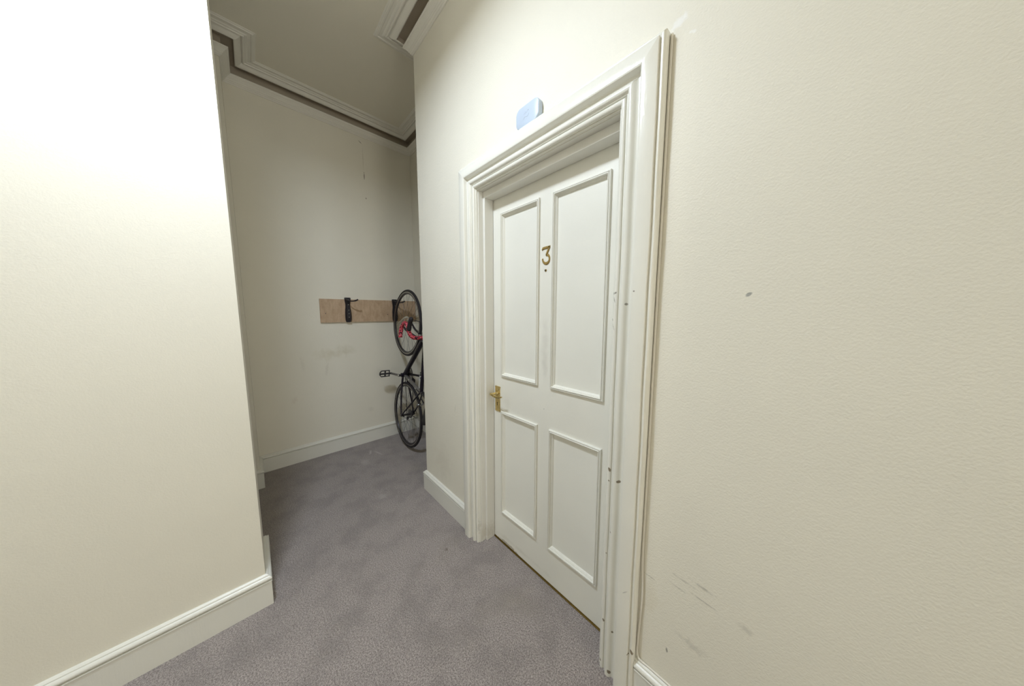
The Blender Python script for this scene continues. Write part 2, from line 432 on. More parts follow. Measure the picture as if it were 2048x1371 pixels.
for i, side in enumerate(SIDES):
    a, b, d, n = seg(i)
    mat = {'back': M_wall_back, 'right': M_wall_right}.get(side, M_wall)
    if side == 'right':
        # a slab with the doorway cut out, its left end being the corner of the hall
        x0, x1, y1 = XC, XE + TH, TH
        xs = [x0, DX0, DX1, x1]; zs = [0, DZ, CEIL]
        V = []; F = []
        for y in (0.0, y1):
            for z in zs:
                for x in xs: V.append((x, y, z))
        idx = lambda yi, zi, xi: yi * 12 + zi * 4 + xi
        for yi in (0, 1):
            for zi in (0, 1):
                for xi in (0, 1, 2):
                    if zi == 0 and xi == 1: continue
                    F.append((idx(yi, zi, xi), idx(yi, zi, xi + 1), idx(yi, zi + 1, xi + 1), idx(yi, zi + 1, xi)))
        for (p, q) in (((0, 0), (1, 0)), ((1, 0), (2, 0)), ((0, 3), (1, 3)), ((1, 3), (2, 3)), ((0, 1), (1, 1)), ((0, 2), (1, 2))):
            F.append((idx(0, *p), idx(1, *p), idx(1, *q), idx(0, *q)))
        F.append((idx(0, 1, 1), idx(0, 1, 2), idx(1, 1, 2), idx(1, 1, 1)))
        for xi in (0, 1, 2): F.append((idx(0, 2, xi), idx(0, 2, xi + 1), idx(1, 2, xi + 1), idx(1, 2, xi)))
        for xi in (0, 2): F.append((idx(0, 0, xi), idx(0, 0, xi + 1), idx(1, 0, xi + 1), idx(1, 0, xi)))
        struct(obj('wall_right', (V, F), mat))
        continue
    # extend past a concave corner so that neighbouring slabs close it
    ia = Vector((*PLAN[i - 1], 0)); ib = Vector((*PLAN[(i + 2) % len(PLAN)], 0))
    ea = TH if (a - ia).cross(d).z < 0 else -TH
    eb = TH if d.cross(ib - b).z < 0 else 0.0
    if side == 'return': ea = TH; eb = -TH
    A = a - d * ea; B = b + d * eb
    if side == 'landing_end':
        X0, X1 = XE, XE + TH
        struct(obj('wall_landing_end', merge(box(X0, X1, B.y, WY0, 0, CEIL), box(X0, X1, WY1, A.y, 0, CEIL), box(X0, X1, WY0, WY1, 0, WZ0), box(X0, X1, WY0, WY1, WZ1, CEIL)), mat))
        wn = struct(empty('added_window_1', (X0 + .05, (WY0 + WY1) / 2, WZ0)))  # unseen window, added to let fill light reach the back wall
        for y in (WY0, (WY0 + WY1) / 2 - .02, WY1 - .04): obj('added_window_stile', box(X0 + .03, X0 + .08, y, y + .04, WZ0, WZ1, .004), M_skirt, wn)
        for z in (WZ0, 1.95, WZ1 - .04): obj('added_window_rail', box(X0 + .032, X0 + .078, WY0, WY1, z, z + .04, .004), M_skirt, wn)
        continue
    V = [A, B, B - n * TH, A - n * TH]
    V = [Vector((p.x, p.y, z)) for z in (0.0, CEIL) for p in V]
    F = [(0, 1, 2, 3), (4, 5, 6, 7), (0, 1, 5, 4), (1, 2, 6, 5), (2, 3, 7, 6), (3, 0, 4, 7)]
    struct(obj('wall_' + side, (V, F), mat))

def offset_pts(p):
    """The plan polygon moved p into the room, mitred."""
    out = []
    for i in range(len(PLAN)):
        a0, b0, d0, n0 = seg(i - 1); a1, b1, d1, n1 = seg(i)
        out.append(Vector((*PLAN[i], 0)) + (n0 + n1) * p)
    return out

def moulding(i, profile, cut0=None, cut1=None):
    """Moulding of wall segment i with mitred ends; profile = [(projection, z)]; cut = square end at that point along."""
    a, b, d, n = seg(i)
    r0, r1 = [], []
    for (p, z) in profile:
        o = offset_pts(p)
        q0, q1 = o[i], o[(i + 1) % len(PLAN)]
        if cut0 is not None: q0 = a + d * cut0 + n * p
        if cut1 is not None: q1 = a + d * cut1 + n * p
        r0.append(Vector((q0.x, q0.y, z))); r1.append(Vector((q1.x, q1.y, z)))
    return sweep([r0, r1], close_profile=True)

SKIRT = [(0, 0), (0.020, 0), (0.020, 0.119), (0.0225, 0.1205), (0.0225, 0.1235), (0.014, 0.1245), (0.014, 0.1275), (0.019, 0.1285), (0.0225, 0.1325),
         (0.0232, 0.1365), (0.0218, 0.1405), (0.0175, 0.1445), (0.0125, 0.1465), (0.012, 0.150), (0.008, 0.1535), (0.004, 0.1555), (0, 0.156)]
CORN = [(0, 3.165), (0.006, 3.165), (0.009, 3.169), (0.009, 3.173), (0.014, 3.175), (0.017, 3.179), (0.017, 3.182), (0.022, 3.184), (0.025, 3.188), (0.025, 3.192),
        (0.030, 3.196), (0.036, 3.203), (0.041, 3.207), (0.046, 3.209), (0.047, 3.214), (0.051, 3.216), (0.052, 3.222), (0.046, 3.225), (0.016, 3.226),
        (0.016, 3.297), (0.080, 3.297), (0.080, 3.268), (0.085, 3.266), (0.095, 3.268), (0.104, 3.275), (0.112, 3.281), (0.117, 3.288), (0.122, 3.290),
        (0.123, 3.283), (0.129, 3.281), (0.134, 3.283), (0.136, 3.288), (0.142, 3.287), (0.148, 3.289), (0.152, 3.293), (0.168, 3.294),
        (0.172, 3.291), (0.180, 3.291), (0.184, 3.295), (0.192, 3.297), (0.194, 3.3), (0, 3.3)]
AX0, AX1 = 0.015, 1.089                      # outer edges of the architrave
for i, side in enumerate(SIDES):
    if side == 'right':
        base = AX0 - XC
        g1 = moulding(i, SKIRT, cut1=AX0 - XC); g2 = moulding(i, SKIRT, cut0=AX1 - XC)
        struct(obj('baseboard_right', merge(g1, g2), M_skirt, smooth=30))
    else:
        struct(obj('baseboard_' + side, moulding(i, SKIRT), M_skirt, smooth=30))
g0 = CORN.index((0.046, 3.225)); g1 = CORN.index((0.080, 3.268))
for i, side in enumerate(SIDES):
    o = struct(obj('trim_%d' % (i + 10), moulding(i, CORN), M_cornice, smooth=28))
    o.data.materials.append(M_band)                       # the sunk band of the cornice is coloured a darker taupe
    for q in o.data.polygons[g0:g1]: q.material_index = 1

# ------------------------------------------------------------------ doorway
ARCH = [(0, 0), (0, .0085), (.0012, .0102), (.0032, .0100), (.0042, .0090), (.0050, .0130), (.0066, .0140), (.0072, .0185), (.0095, .0212), (.0135, .0230), (.0180, .0232), (.0215, .0212), (.0235, .0170), (.0262, .0160), (.0268, .0218),
        (.0310, .0225), (.0318, .0265), (.0345, .0298), (.040, .0318), (.046, .0316), (.051, .0290), (.0545, .0245), (.0575, .0212), (.062, .0198), (.0665, .0202), (.0695, .0225), (.0715, .0285), (.0725, .0360),
        (.0740, .0400), (.077, .0415), (.080, .0418), (.1195, .0415), (.1212, .0405), (.1218, .0315), (.1240, .0312), (.128, .0334), (.132, .0332), (.1355, .030), (.137, .026), (.138, 0)]
AI0, AI1, AZ = AX0 + .138, AX1 - .138, 2.067  # inner edges of the architrave
trim = empty('trim_1', ((AX0 + AX1) / 2, 0, 0)); struct(trim)
def arch_leg(sx, xin, top):
    """Uneven hand-painted edge: tiny wander along the height."""
    rings = []
    nseg = 40
    for k in range(nseg + 1):
        t = k / nseg
        w = 0.0006 * math.sin(17 * t + sx) + 0.0005 * math.sin(41 * t + 2 * sx)
        ring = []
        for (s, d) in ARCH:
            ztop = AZ + s
            ring.append(Vector((xin + sx * (s + w * (1 if d > 0.005 else 0)), -d, t * ztop)))
        rings.append(ring)
    return sweep(rings, close_profile=True)
obj('architrave_leg', arch_leg(-1, AI0, AZ), M_arch, trim, smooth=32)
obj('architrave_leg', arch_leg(1, AI1, AZ), M_arch, trim, smooth=32)
obj('architrave_head', sweep([[Vector((AI0 - s, -d, AZ + s)) for s, d in ARCH], [Vector((AI1 + s, -d, AZ + s)) for s, d in ARCH]], close_profile=True), M_arch, trim, smooth=32)

DY = 0.0927                                   # face of the door
jt = empty('trim_2', ((AX0 + AX1) / 2, 0.05, 0)); struct(jt)
JX0, JX1, SX0, SX1, JZ, SZ = 0.157, 0.947, 0.173, 0.944, 2.0645, 2.030
obj('jamb', box(DX0, JX0, 0.0005, 0.14, 0, JZ, .0012), M_jamb, jt)
obj('jamb', box(JX1, DX1, 0.0005, 0.14, 0, JZ, .0012), M_jamb, jt)
obj('head_lining', box(DX0, DX1, 0.0005, 0.14, JZ, DZ, .0005), M_jamb, jt)
obj('door_stop', box(JX0, SX0, 0.031, DY - .0022, 0, JZ, .0015), M_jamb, jt)
obj('door_stop', box(SX1, JX1, 0.031, DY + .002, 0, JZ, .0008), M_jamb, jt)
obj('door_stop', box(SX0, SX1, 0.031, DY - .0022, SZ, JZ, .0015), M_jamb, jt)

# panelled door: stiles and rails proud, four flat panels set back, a bolection moulding round each
PX = [(0.2418, 0.5208), (0.5988, 0.8771)]
PZ = [(0.199, 0.838), (1.043, 1.946)]
FR = 0.026                                    # width of the moulding
door = struct(empty('door_1', ((SX0 + SX1) / 2, DY, 0)))
D0, D1 = 0.160, 0.957
def slab():
    xs = [D0] + [v for a, b in PX for v in (a + .012, b - .012)] + [D1]
    zs = [0.008] + [v for a, b in PZ for v in (a + .012, b - .012)] + [2.048]
    gs = []
    for xi in range(5):
        for zi in range(5):
            if xi in (1, 3) and zi in (1, 3): continue
            gs.append((xs[xi], xs[xi + 1], zs[zi], zs[zi + 1]))
    V, F = [], []
    vid = {}
    def vi(x, y, z):
        k = (round(x, 5), round(y, 5), round(z, 5))
        if k not in vid: vid[k] = len(V); V.append(k)
        return vid[k]
    yb = DY + 0.044
    cells = {(round(a, 5), round(c, 5)): (a, b, c, d) for a, b, c, d in gs}
    for a, b, c, d in gs:
        for y in (DY, yb): F.append((vi(a, y, c), vi(b, y, c), vi(b, y, d), vi(a, y, d)))
    solid = lambda xi, zi: 0 <= xi < 5 and 0 <= zi < 5 and not (xi in (1, 3) and zi in (1, 3))
    for xi in range(5):
        for zi in range(5):
            if not solid(xi, zi): continue
            x0, x1, z0, z1 = xs[xi], xs[xi + 1], zs[zi], zs[zi + 1]
            if not solid(xi - 1, zi): F.append((vi(x0, DY, z0), vi(x0, yb, z0), vi(x0, yb, z1), vi(x0, DY, z1)))
            if not solid(xi + 1, zi): F.append((vi(x1, DY, z0), vi(x1, yb, z0), vi(x1, yb, z1), vi(x1, DY, z1)))
            if not solid(xi, zi - 1): F.append((vi(x0, DY, z0), vi(x1, DY, z0), vi(x1, yb, z0), vi(x0, yb, z0)))
            if not solid(xi, zi + 1): F.append((vi(x0, DY, z1), vi(x1, DY, z1), vi(x1, yb, z1), vi(x0, yb, z1)))
    return V, F
obj('door_frame', slab(), M_door, door)
# moulding section from its outer edge inwards: (inset, height above the door face)
BOL = [(0, -.002), (0, .007), (.001, .0095), (.003, .0108), (.0055, .0108), (.006, .0072), (.0073, .0072), (.0078, .011), (.010, .0126), (.0125, .0116), (.0140, .008), (.0145, .0045), (.0166, .0045), (.017, .002), (.020, 0), (.0225, -.004), (.023, -.008)]
for (xa, xb) in PX:
    for (za, zb) in PZ:
        obj('panel', box(xa + .010, xb - .010, DY + .006, DY + .020, za + .010, zb - .010), M_panel, door)
        rings = []
        for (cx, cz, ix, iz) in ((xa, za, 1, 1), (xb, za, -1, 1), (xb, zb, -1, -1), (xa, zb, 1, -1), (xa, za, 1, 1)):
            rings.append([Vector((cx + ix * s, DY - h, cz + iz * s)) for s, h in BOL])
        obj('panel_moulding', sweep(rings, caps=False), M_door, door, smooth=32)

# door number 3: flat top, slanted stroke, round bowl
def ribbon(pts, widths, mapf, d0, d1, dmid):
    n = len(pts); Ls, Rs, Cs = [], [], []
    for i in range(n):
        t = (pts[min(i + 1, n - 1)] - pts[max(i - 1, 0)]).normalized(); q = Vector((-t.y, t.x)); w = widths[i] / 2
        Ls.append(pts[i] + q * w); Rs.append(pts[i] - q * w); Cs.append(pts[i])
    rings = []
    for i in range(n):
        l, r, c = Ls[i], Rs[i], Cs[i]
        l2 = c + (l - c) * .62; r2 = c + (r - c) * .62
        rings.append([mapf(l.x, l.y, d0), mapf(l.x, l.y, d1), mapf(l2.x, l2.y, dmid), mapf(r2.x, r2.y, dmid), mapf(r.x, r.y, d1), mapf(r.x, r.y, d0)])
    return sweep(rings, close_profile=True)
X3, Z3, W3, H3 = 0.5345, 1.6365, 0.0505, 0.080
m3 = lambda a, b, d: Vector((X3 + a * W3, DY - d, Z3 + b * H3))
V2 = lambda a, b: Vector((a, b))
bar = [V2(.04, .84), V2(.13, .93), V2(.5, .945), V2(.99, .96)]
diag = [V2(.93, .99), V2(.75, .76), V2(.555, .53)]
bowl = [Vector((p.x, p.y)) for p in spline([(.52, .53, 0), (.74, .51, 0), (.91, .36, 0), (.88, .16, 0), (.66, .045, 0), (.38, .06, 0), (.17, .18, 0), (.10, .33, 0)], 5)]
bw = [.14 + .03 * math.sin(math.pi * i / (len(bowl) - 1)) for i in range(len(bowl))]
obj('door_number', merge(ribbon(bar, [.10, .15, .15, .13], m3, 0, .002, .0042), ribbon(diag, [.17, .18, .18], m3, 0, .002, .0042), ribbon(bowl, bw, m3, 0, .002, .0042)), M_number, door, smooth=40)
pv = obj('peephole', lathe((0.559, DY - .003, 1.6076), (0, 1, 0), [(0, .0), (.0028, .0), (.0055, .0006), (.0068, .003), (.0068, .004)], 20), M_number, door, smooth=40)
obj('lens', lathe((0.559, DY - .0036, 1.6076), (0, 1, 0), [(0, 0), (.0034, .0003), (.0038, .001)], 14), M_dark, pv)

# lever handle on a long back plate
HX, HZ = 0.2075, 0.937
hd = empty('lever_handle', (HX, DY, HZ), door)
obj('back_plate', merge(box(.1865, .2285, DY - .0045, DY + .001, .827, .979, .0015), box(.1835, .2315, DY - .0025, DY + .001, .829, .833, .0008), box(.1835, .2315, DY - .0025, DY + .001, .973, .977, .0008)), M_brass, hd, smooth=40)
for sx, sz in ((-.0155, .968), (.0155, .968), (-.0155, .839), (.0155, .839)):
    obj('screw', lathe((HX + sx, DY - .0058, sz), (0, 1, 0), [(0, 0), (.0024, .0004), (.003, .0014)], 10), M_brass, hd)
obj('keyhole', merge(lathe((.2065, DY - .0052, .879), (0, 1, 0), [(0, 0), (.0036, .0002), (.0036, .001)], 12), box(.2048, .2082, DY - .0052, DY - .0042, .862, .880)), M_dark, hd)
obj('neck', lathe((HX, DY - .05, HZ), (0, 1, 0), [(0, 0), (.0075, .0), (.0088, .002), (.0088, .012), (.0075, .02), (.0078, .03), (.0098, .038), (.0115, .042), (.0115, .0465)], 20), M_brass, hd, smooth=40)
lev = spline([(HX - .010, DY - .0485, HZ + .001), (HX, DY - .050, HZ), (HX + .020, DY - .051, HZ - .004), (HX + .042, DY - .050, HZ - .0075), (HX + .062, DY - .049, HZ - .006), (HX + .080, DY - .050, HZ + .001), (HX + .092, DY - .052, HZ + .005)], 5)
obj('lever', tube(lev, [.0080 if i < 6 else .0075 - .0038 * (i - 6) / (len(lev) - 7) for i in range(len(lev))], 12, sx=.75), M_brass, hd, smooth=50)

struct(obj('trim_3', merge(box(JX0, JX1, DY - .007, DY + .030, 0.0, 0.004, .0012), box(JX0, JX1, DY - .001, DY + .006, 0.003, 0.0068, .0008)), M_thresh))

# ------------------------------------------------------------------ white sensor on the door head
def rrect(x0, x1, z0, z1, r, n=6):
    out = []
    for cx, cz, a0 in ((x1 - r, z1 - r, 0), (x0 + r, z1 - r, 90), (x0 + r, z0 + r, 180), (x1 - r, z0 + r, 270)):
        for k in range(n + 1):
            a = math.radians(a0 + 90 * k / n); out.append((cx + r * math.cos(a), cz + r * math.sin(a)))
    return out
SZ0 = AZ + .138
sens = tag(empty('door_sensor', (0.54, -0.012, SZ0)), 'small bluish-white rounded plastic sensor box sitting on top of the door frame', 'sensor')
rings = []
for d, ins in ((0.0, .0015), (.003, .0015), (.0035, 0), (.020, 0), (.0235, .0012), (.0255, .0045)):
    rings.append([Vector((x, -d, z)) for x, z in rrect(.4735 + ins, .6075 - ins, SZ0 + ins * .3, 2.2905 - ins, .026)])
obj('case', sweep(rings, close_profile=True), M_sensor, sens, smooth=40)
pm = lambda a, b: Vector((.5385 + a * .0012, -.02535, 2.246 + b * .0012))
obj('printed_mark', merge(tube(spline([pm(-15, -11), pm(-9, -5), pm(-2, -6), pm(6, -7), pm(12, 0)], 4), .0007, 6), tube(spline([pm(-13, 3), pm(-10, 8), pm(-5, 4), pm(-3, 9), pm(-7, 11)], 4), .0006, 6),
    tube(spline([pm(-3, 9), pm(2, 7), pm(5, 12), pm(10, 13), pm(11, 8)], 4), .0006, 6)), M_print, sens)

# ------------------------------------------------------------------ cable beside the door frame
cab = [(1.0935, -.0045, 2.20), (1.0938, -.0045, 1.8), (1.0932, -.0045, 1.4), (1.0937, -.0045, 1.0), (1.0935, -.005, .70), (1.0945, -.006, .56), (1.0995, -.007, .46), (1.1005, -.007, .40),
       (1.0965, -.006, .30), (1.0935, -.005, .22), (1.094, -.006, .183), (1.101, -.008, .166), (1.118, -.0055, .1605), (1.16, -.004, .1605), (1.35, -.004, .1605), (1.9, -.004, .1605), (2.6, -.004, .1605), (5.1, -.004, .1605)]
tag(obj('wall_cable', tube(spline(cab, 5), .0036, 8), M_cable, smooth=60), 'thin painted cable running down beside the door frame and along the skirting', 'cable')

# ------------------------------------------------------------------ plywood board and the two hooks
BX = XB + .018
bd = tag(empty('mounting_board', (XB + .009, 0.016, 1.316)), 'long tan plywood board screwed to the far wall behind the bike hooks', 'board')
obj('plank', prism([(-.456, 1.3165), (.487, 1.3215), (.487, 1.551), (-.455, 1.5445)], lambda a, b, d: Vector((XB + d, a, b)), .0, .018), M_wood, bd)
for (y, z) in ((-.413, 1.405), (.165, 1.395)):
    obj('screw', lathe((BX + .0008, y, z), (1, 0, 0), [(.0045, -.002), (.0045, 0), (.002, .0006), (0, .0003)], 10), M_darkmetal, bd)

def wall_hook(yc, zt, label):
    r = tag(empty('bike_hook', (BX, yc, zt - .247)), label, 'bike hook', 'hooks on the plywood board')
    # waisted bracket, a shallow channel open at the back
    prof = [(.0, .026), (-.012, .0265), (-.03, .0255), (-.048, .0225), (-.068, .0195), (-.09, .0205), (-.115, .0235), (-.15, .0265), (-.19, .0275), (-.22, .0265), (-.238, .023), (-.247, .015)]
    rings = []
    for dz, hw in prof:
        dep = .012 + .020 * (hw - .015) / .0125
        rings.append([Vector((BX, yc - hw, zt + dz)), Vector((BX + dep * .6, yc - hw, zt + dz)), Vector((BX + dep, yc - hw * .62, zt + dz)), Vector((BX + dep, yc + hw * .62, zt + dz)),
                      Vector((BX + dep * .6, yc + hw, zt + dz)), Vector((BX, yc + hw, zt + dz))])
    obj('bracket', sweep(rings, close_profile=True), M_black, r, smooth=35)
    arm = spline([(BX + .020, yc - .019, zt - .004), (BX + .045, yc - .014, zt - .020), (BX + .085, yc + .002, zt - .034), (BX + .118, yc + .026, zt - .036), (BX + .138, yc + .050, zt - .028), (BX + .143, yc + .062, zt - .018)], 5)
    hk = obj('hook_arm', tube(arm, .0058, 10), M_black, r, smooth=60)
    obj('end_sleeve', tube(arm[-9:], .0072, 10), M_rubber, hk, smooth=60)
    for dz in (-.022, -.07, -.125, -.16, -.195):
        obj('screw', lathe((BX + .033 - (.006 if dz == -.07 else 0), yc + .002, zt + dz), (1, 0, 0), [(.0045, -.010), (.0045, 0), (.003, .0022), (0, .003)], 12), M_alu, r, smooth=40)
    return r
wall_hook(-.2215, 1.5625, 'empty black metal bike hook on the plywood board, left of the bicycle')
wall_hook(.243, 1.5615, 'black metal bike hook on the plywood board holding the bicycle wheel')

# ------------------------------------------------------------------ bicycle hanging by its front wheel
RH = Vector((-1.33, .17, .365)); FH = Vector((-1.36, .212, 1.309))
bu = (FH - RH).normalized(); bh = Vector((1, 0, 0)); bh = (bh - bu * bh.dot(bu)).normalized(); bw_ = bh.cross(bu)
B = lambda u, h, w=0.0: RH + bu * u + bh * h + bw_ * w
bike = tag(empty('bicycle', (RH.x, RH.y, 0.02)), 'black road bicycle with pink camouflage bar tape hanging upright from a wall hook', 'bicycle')
WR = .338
def wheel(c, name_hub_w):
    w = empty('wheel', c, bike)
    e1, e2 = bu, bh
    ring = lambda r, n=72: [c + e1 * (math.cos(2 * math.pi * k / n) * r) + e2 * (math.sin(2 * math.pi * k / n) * r) for k in range(n)]
    obj('tyre', tube(ring(WR - .0125), .0125, 12, closed=True, refn=bw_), M_rubber, w, smooth=60)
    obj('rim', lathe(c, bw_, [(WR - .021, -.0095), (WR - .036, -.0098), (WR - .046, -.006), (WR - .048, 0), (WR - .046, .006), (WR - .036, .0098), (WR - .021, .0095)], 72, closed_prof=True), M_black, w, smooth=35)
    for sd_ in (-1, 1): obj('brake_track', lathe(c, bw_, [(WR - .0225, sd_ * .0099), (WR - .0305, sd_ * .0101), (WR - .0305, sd_ * .0094), (WR - .0225, sd_ * .0094)], 72, closed_prof=True), M_rim, w)
    hw = name_hub_w
    obj('hub', lathe(c, bw_, [(0, -hw - .014), (.005, -hw - .014), (.006, -hw), (.019, -hw + .012), (.021, -hw + .016), (.011, -hw + .022), (.010, hw - .022), (.021, hw - .016), (.019, hw - .012), (.006, hw), (.005, hw + .014), (0, hw + .014)], 20), M_darkmetal, w, smooth=40)
    gs = []
    for k in range(24):
        a = 2 * math.pi * k / 24; s = 1 if k % 2 else -1
        twist = (0.55 if (k // 2) % 2 else -0.55)
        p0 = c + (e1 * math.cos(a + twist) + e2 * math.sin(a + twist)) * .020 + bw_ * (s * (hw - .014))
        p1 = c + (e1 * math.cos(a) + e2 * math.sin(a)) * (WR - .045)
        gs.append(tube([p0, p1], .0011, 5))
    obj('spokes', merge(*gs), M_darkmetal, w)
    obj('valve', tube([c + e1 * math.cos(2.1) * (WR - .046) + e2 * math.sin(2.1) * (WR - .046), c + e1 * math.cos(2.1) * (WR - .09) + e2 * math.sin(2.1) * (WR - .09)], .003, 8), M_darkmetal, w)
    return w
wf = wheel(FH, .046); wr = wheel(RH, .056)
BBp = (.405, -.065); SC = (.283, .335); HT = (.762, .435); HB = (.790, .345)
def tb(a, b, r, r2=None, w0=0, w1=0, n=14, sx=1.0):
    return tube([B(a[0], a[1], w0), B(b[0], b[1], w1)], [r, r2 or r], n, sx=sx, refn=bw_)
obj('down_tube', tb((.782, .365), BBp, .0245, .0225), M_frame, bike, smooth=50)
obj('top_tube', tb((.765, .402), (.288, .325), .0185, .0165), M_frame, bike, smooth=50)
obj('head_tube', tb((HT[0] - .004, HT[1] + .008), (HB[0] + .004, HB[1] - .008), .020, .023), M_frame, bike, smooth=50)
st = obj('seat_tube', tb(BBp, SC, .0165), M_grey, bike, smooth=50)
obj('clamp_band', tb((.366, .055), (.361, .072), .0185), M_alu, st, smooth=50)
obj('sticker', tb((.313, .218), (.309, .232), .0169), M_white, st, smooth=50)
obj('seat_tube_sleeve', tb((.309, .232), (.277, .352), .0178), M_frame, st, smooth=50)
obj('bottom_bracket', tube([B(*BBp, -.036), B(*BBp, .036)], .0215, 18), M_frame, bike, smooth=50)
for s in (-1, 1):
    cs = [B(.385, -.062, s * .020), B(.30, -.050, s * .034), B(.16, -.028, s * .052), B(.012, -.004, s * .064)]
    obj('chain_stay', tube(spline(cs, 4), [.0105, .0105, .0105, .0105, .0102, .010, .0098, .0095, .009, .0085, .008, .0075, .007], 10), M_frame, bike, smooth=60)
    ss = [B(.278, .315, s * .014), B(.215, .25, s * .030), B(.10, .125, s * .054), B(.010, .010, s * .064)]
    obj('seat_stay', tube(spline(ss, 4), .0075, 10), M_frame, bike, smooth=60)
    obj('dropout', prism([(-.012, -.012), (.016, -.014), (.030, -.004), (.024, .016), (.008, .022), (-.010, .012)], lambda a, b, d, s=s: B(a, b, s * .064 + d), -.003, .003), M_darkmetal, bike)
    obj('seat_post' if s == 1 else 'seat_collar', tb((.283, .335), (.236, .462), .0135) if s == 1 else tb((.282, .338), (.276, .354), .0195), M_darkmetal, bike, smooth=50)
# fork
fk = empty('fork', B(.79, .35), bike)
obj('fork_crown', tube([B(.795, .338, -.036), B(.797, .345, 0), B(.795, .338, .036)], [.014, .019, .014], 12), M_frame, fk, smooth=60)
for s in (-1, 1):
    obj('fork_blade', tube(spline([B(.797, .342, s * .034), B(.83, .235, s * .042), B(.875, .10, s * .049), B(.925, .024, s * .052), B(.945, 0, s * .052)], 4), [.013] * 4 + [.0125, .012, .0115, .011, .0105, .010, .0095, .009, .0085, .008, .0075, .007, .0065], 10), M_frame, fk, smooth=60)
obj('skewer', tube([B(.945, 0, -.066), B(.945, 0, .066), B(.94, .05, .074)], .004, 8), M_alu, fk)
# stem, bars and levers
hbz = empty('handlebar', B(.815, .535), bike)
obj('stem', merge(tb((.735, .513), (.815, .535), .014), tb((.765, .43), (.738, .56), .0165), tube([B(.815, .535, -.024), B(.815, .535, .024)], .021, 16)), M_darkmetal, hbz, smooth=50)
barp = lambda s: spline([B(.815, .535, s * .02), B(.812, .535, s * .11), B(.815, .536, s * .165), B(.842, .536, s * .197), B(.890, .532, s * .208), B(.928, .505, s * .212), B(.935, .462, s * .214), B(.910, .420, s * .216), B(.868, .400, s * .218), B(.815, .392, s * .220)], 6)
for s in (1, -1):
    p = barp(s)
    obj('bar_tape', tube(p[3:], .0165, 12), M_tape, hbz, smooth=60)
    hood = obj('brake_hood', tube(spline([B(.872, .540, s * .208), B(.905, .552, s * .209), B(.938, .570, s * .210), B(.965, .592, s * .211), B(.980, .606, s * .211)], 4), [.015, .019, .021, .0215, .021, .0205, .020, .0195, .019, .019, .0195, .020, .020, .019, .017, .013, .006], 12, sx=.85), M_rubber, hbz, smooth=60)
    obj('brake_lever', tube(spline([B(.968, .556, s * .211), B(.985, .525, s * .213), B(.978, .470, s * .216), B(.955, .415, s * .222), B(.935, .378, s * .228)], 4), [.008] * 12 + [.0075, .007, .0065, .006, .005], 8, sx=.55), M_alu, hood, smooth=60)
    obj('hood_screw', lathe(B(.962, .567, s * .195) if s > 0 else B(.962, .567, s * .227), bw_, [(0, .035), (.004, .034), (.005, .030), (.005, .028)], 10), M_alu, hood)
    obj('gear_cable', tube(spline([B(.966, .566, s * .205), B(.95, .62, s * .16), B(.90, .64, s * .08), B(.83, .585, s * .03), B(.80, .45, s * .022)], 6), .0028, 7), M_rubber, hbz, smooth=60)
obj('bar_centre', tube([B(.815, .535, -.062), B(.815, .535, .062)], .0145, 12), M_black, hbz, smooth=60)
# saddle
sd = empty('saddle', B(.20, .49), bike)
rings = []
for k in range(13):
    t = k / 12; u = .030 + .27 * t
    hw = .070 * (1 - t) ** 1.1 * (.75 + .25 * math.cos(t * 2)) + .018
    if t < .12: hw *= .72 + 2.3 * t
    top = .502 + .012 * (abs(t - .45) * 2) ** 2
    ring = []
    for j in range(12):
        a = math.pi * 2 * j / 12
        ring.append(B(u, top - .018 + (.018 if math.sin(a) > 0 else .030) * math.sin(a), hw * math.cos(a)))
    rings.append(ring)
obj('saddle_shell', sweep(rings, close_profile=True), M_saddle, sd, smooth=60)
for s in (-1, 1): obj('saddle_rail', tube(spline([B(.27, .478, s * .012), B(.24, .462, s * .022), B(.16, .460, s * .022), B(.07, .478, s * .030)], 4), .0035, 7), M_alu, sd, smooth=60)
obj('saddle_clamp', tube([B(.234, .464, -.028), B(.234, .464, .028)], .012, 10), M_darkmetal, sd, smooth=60)
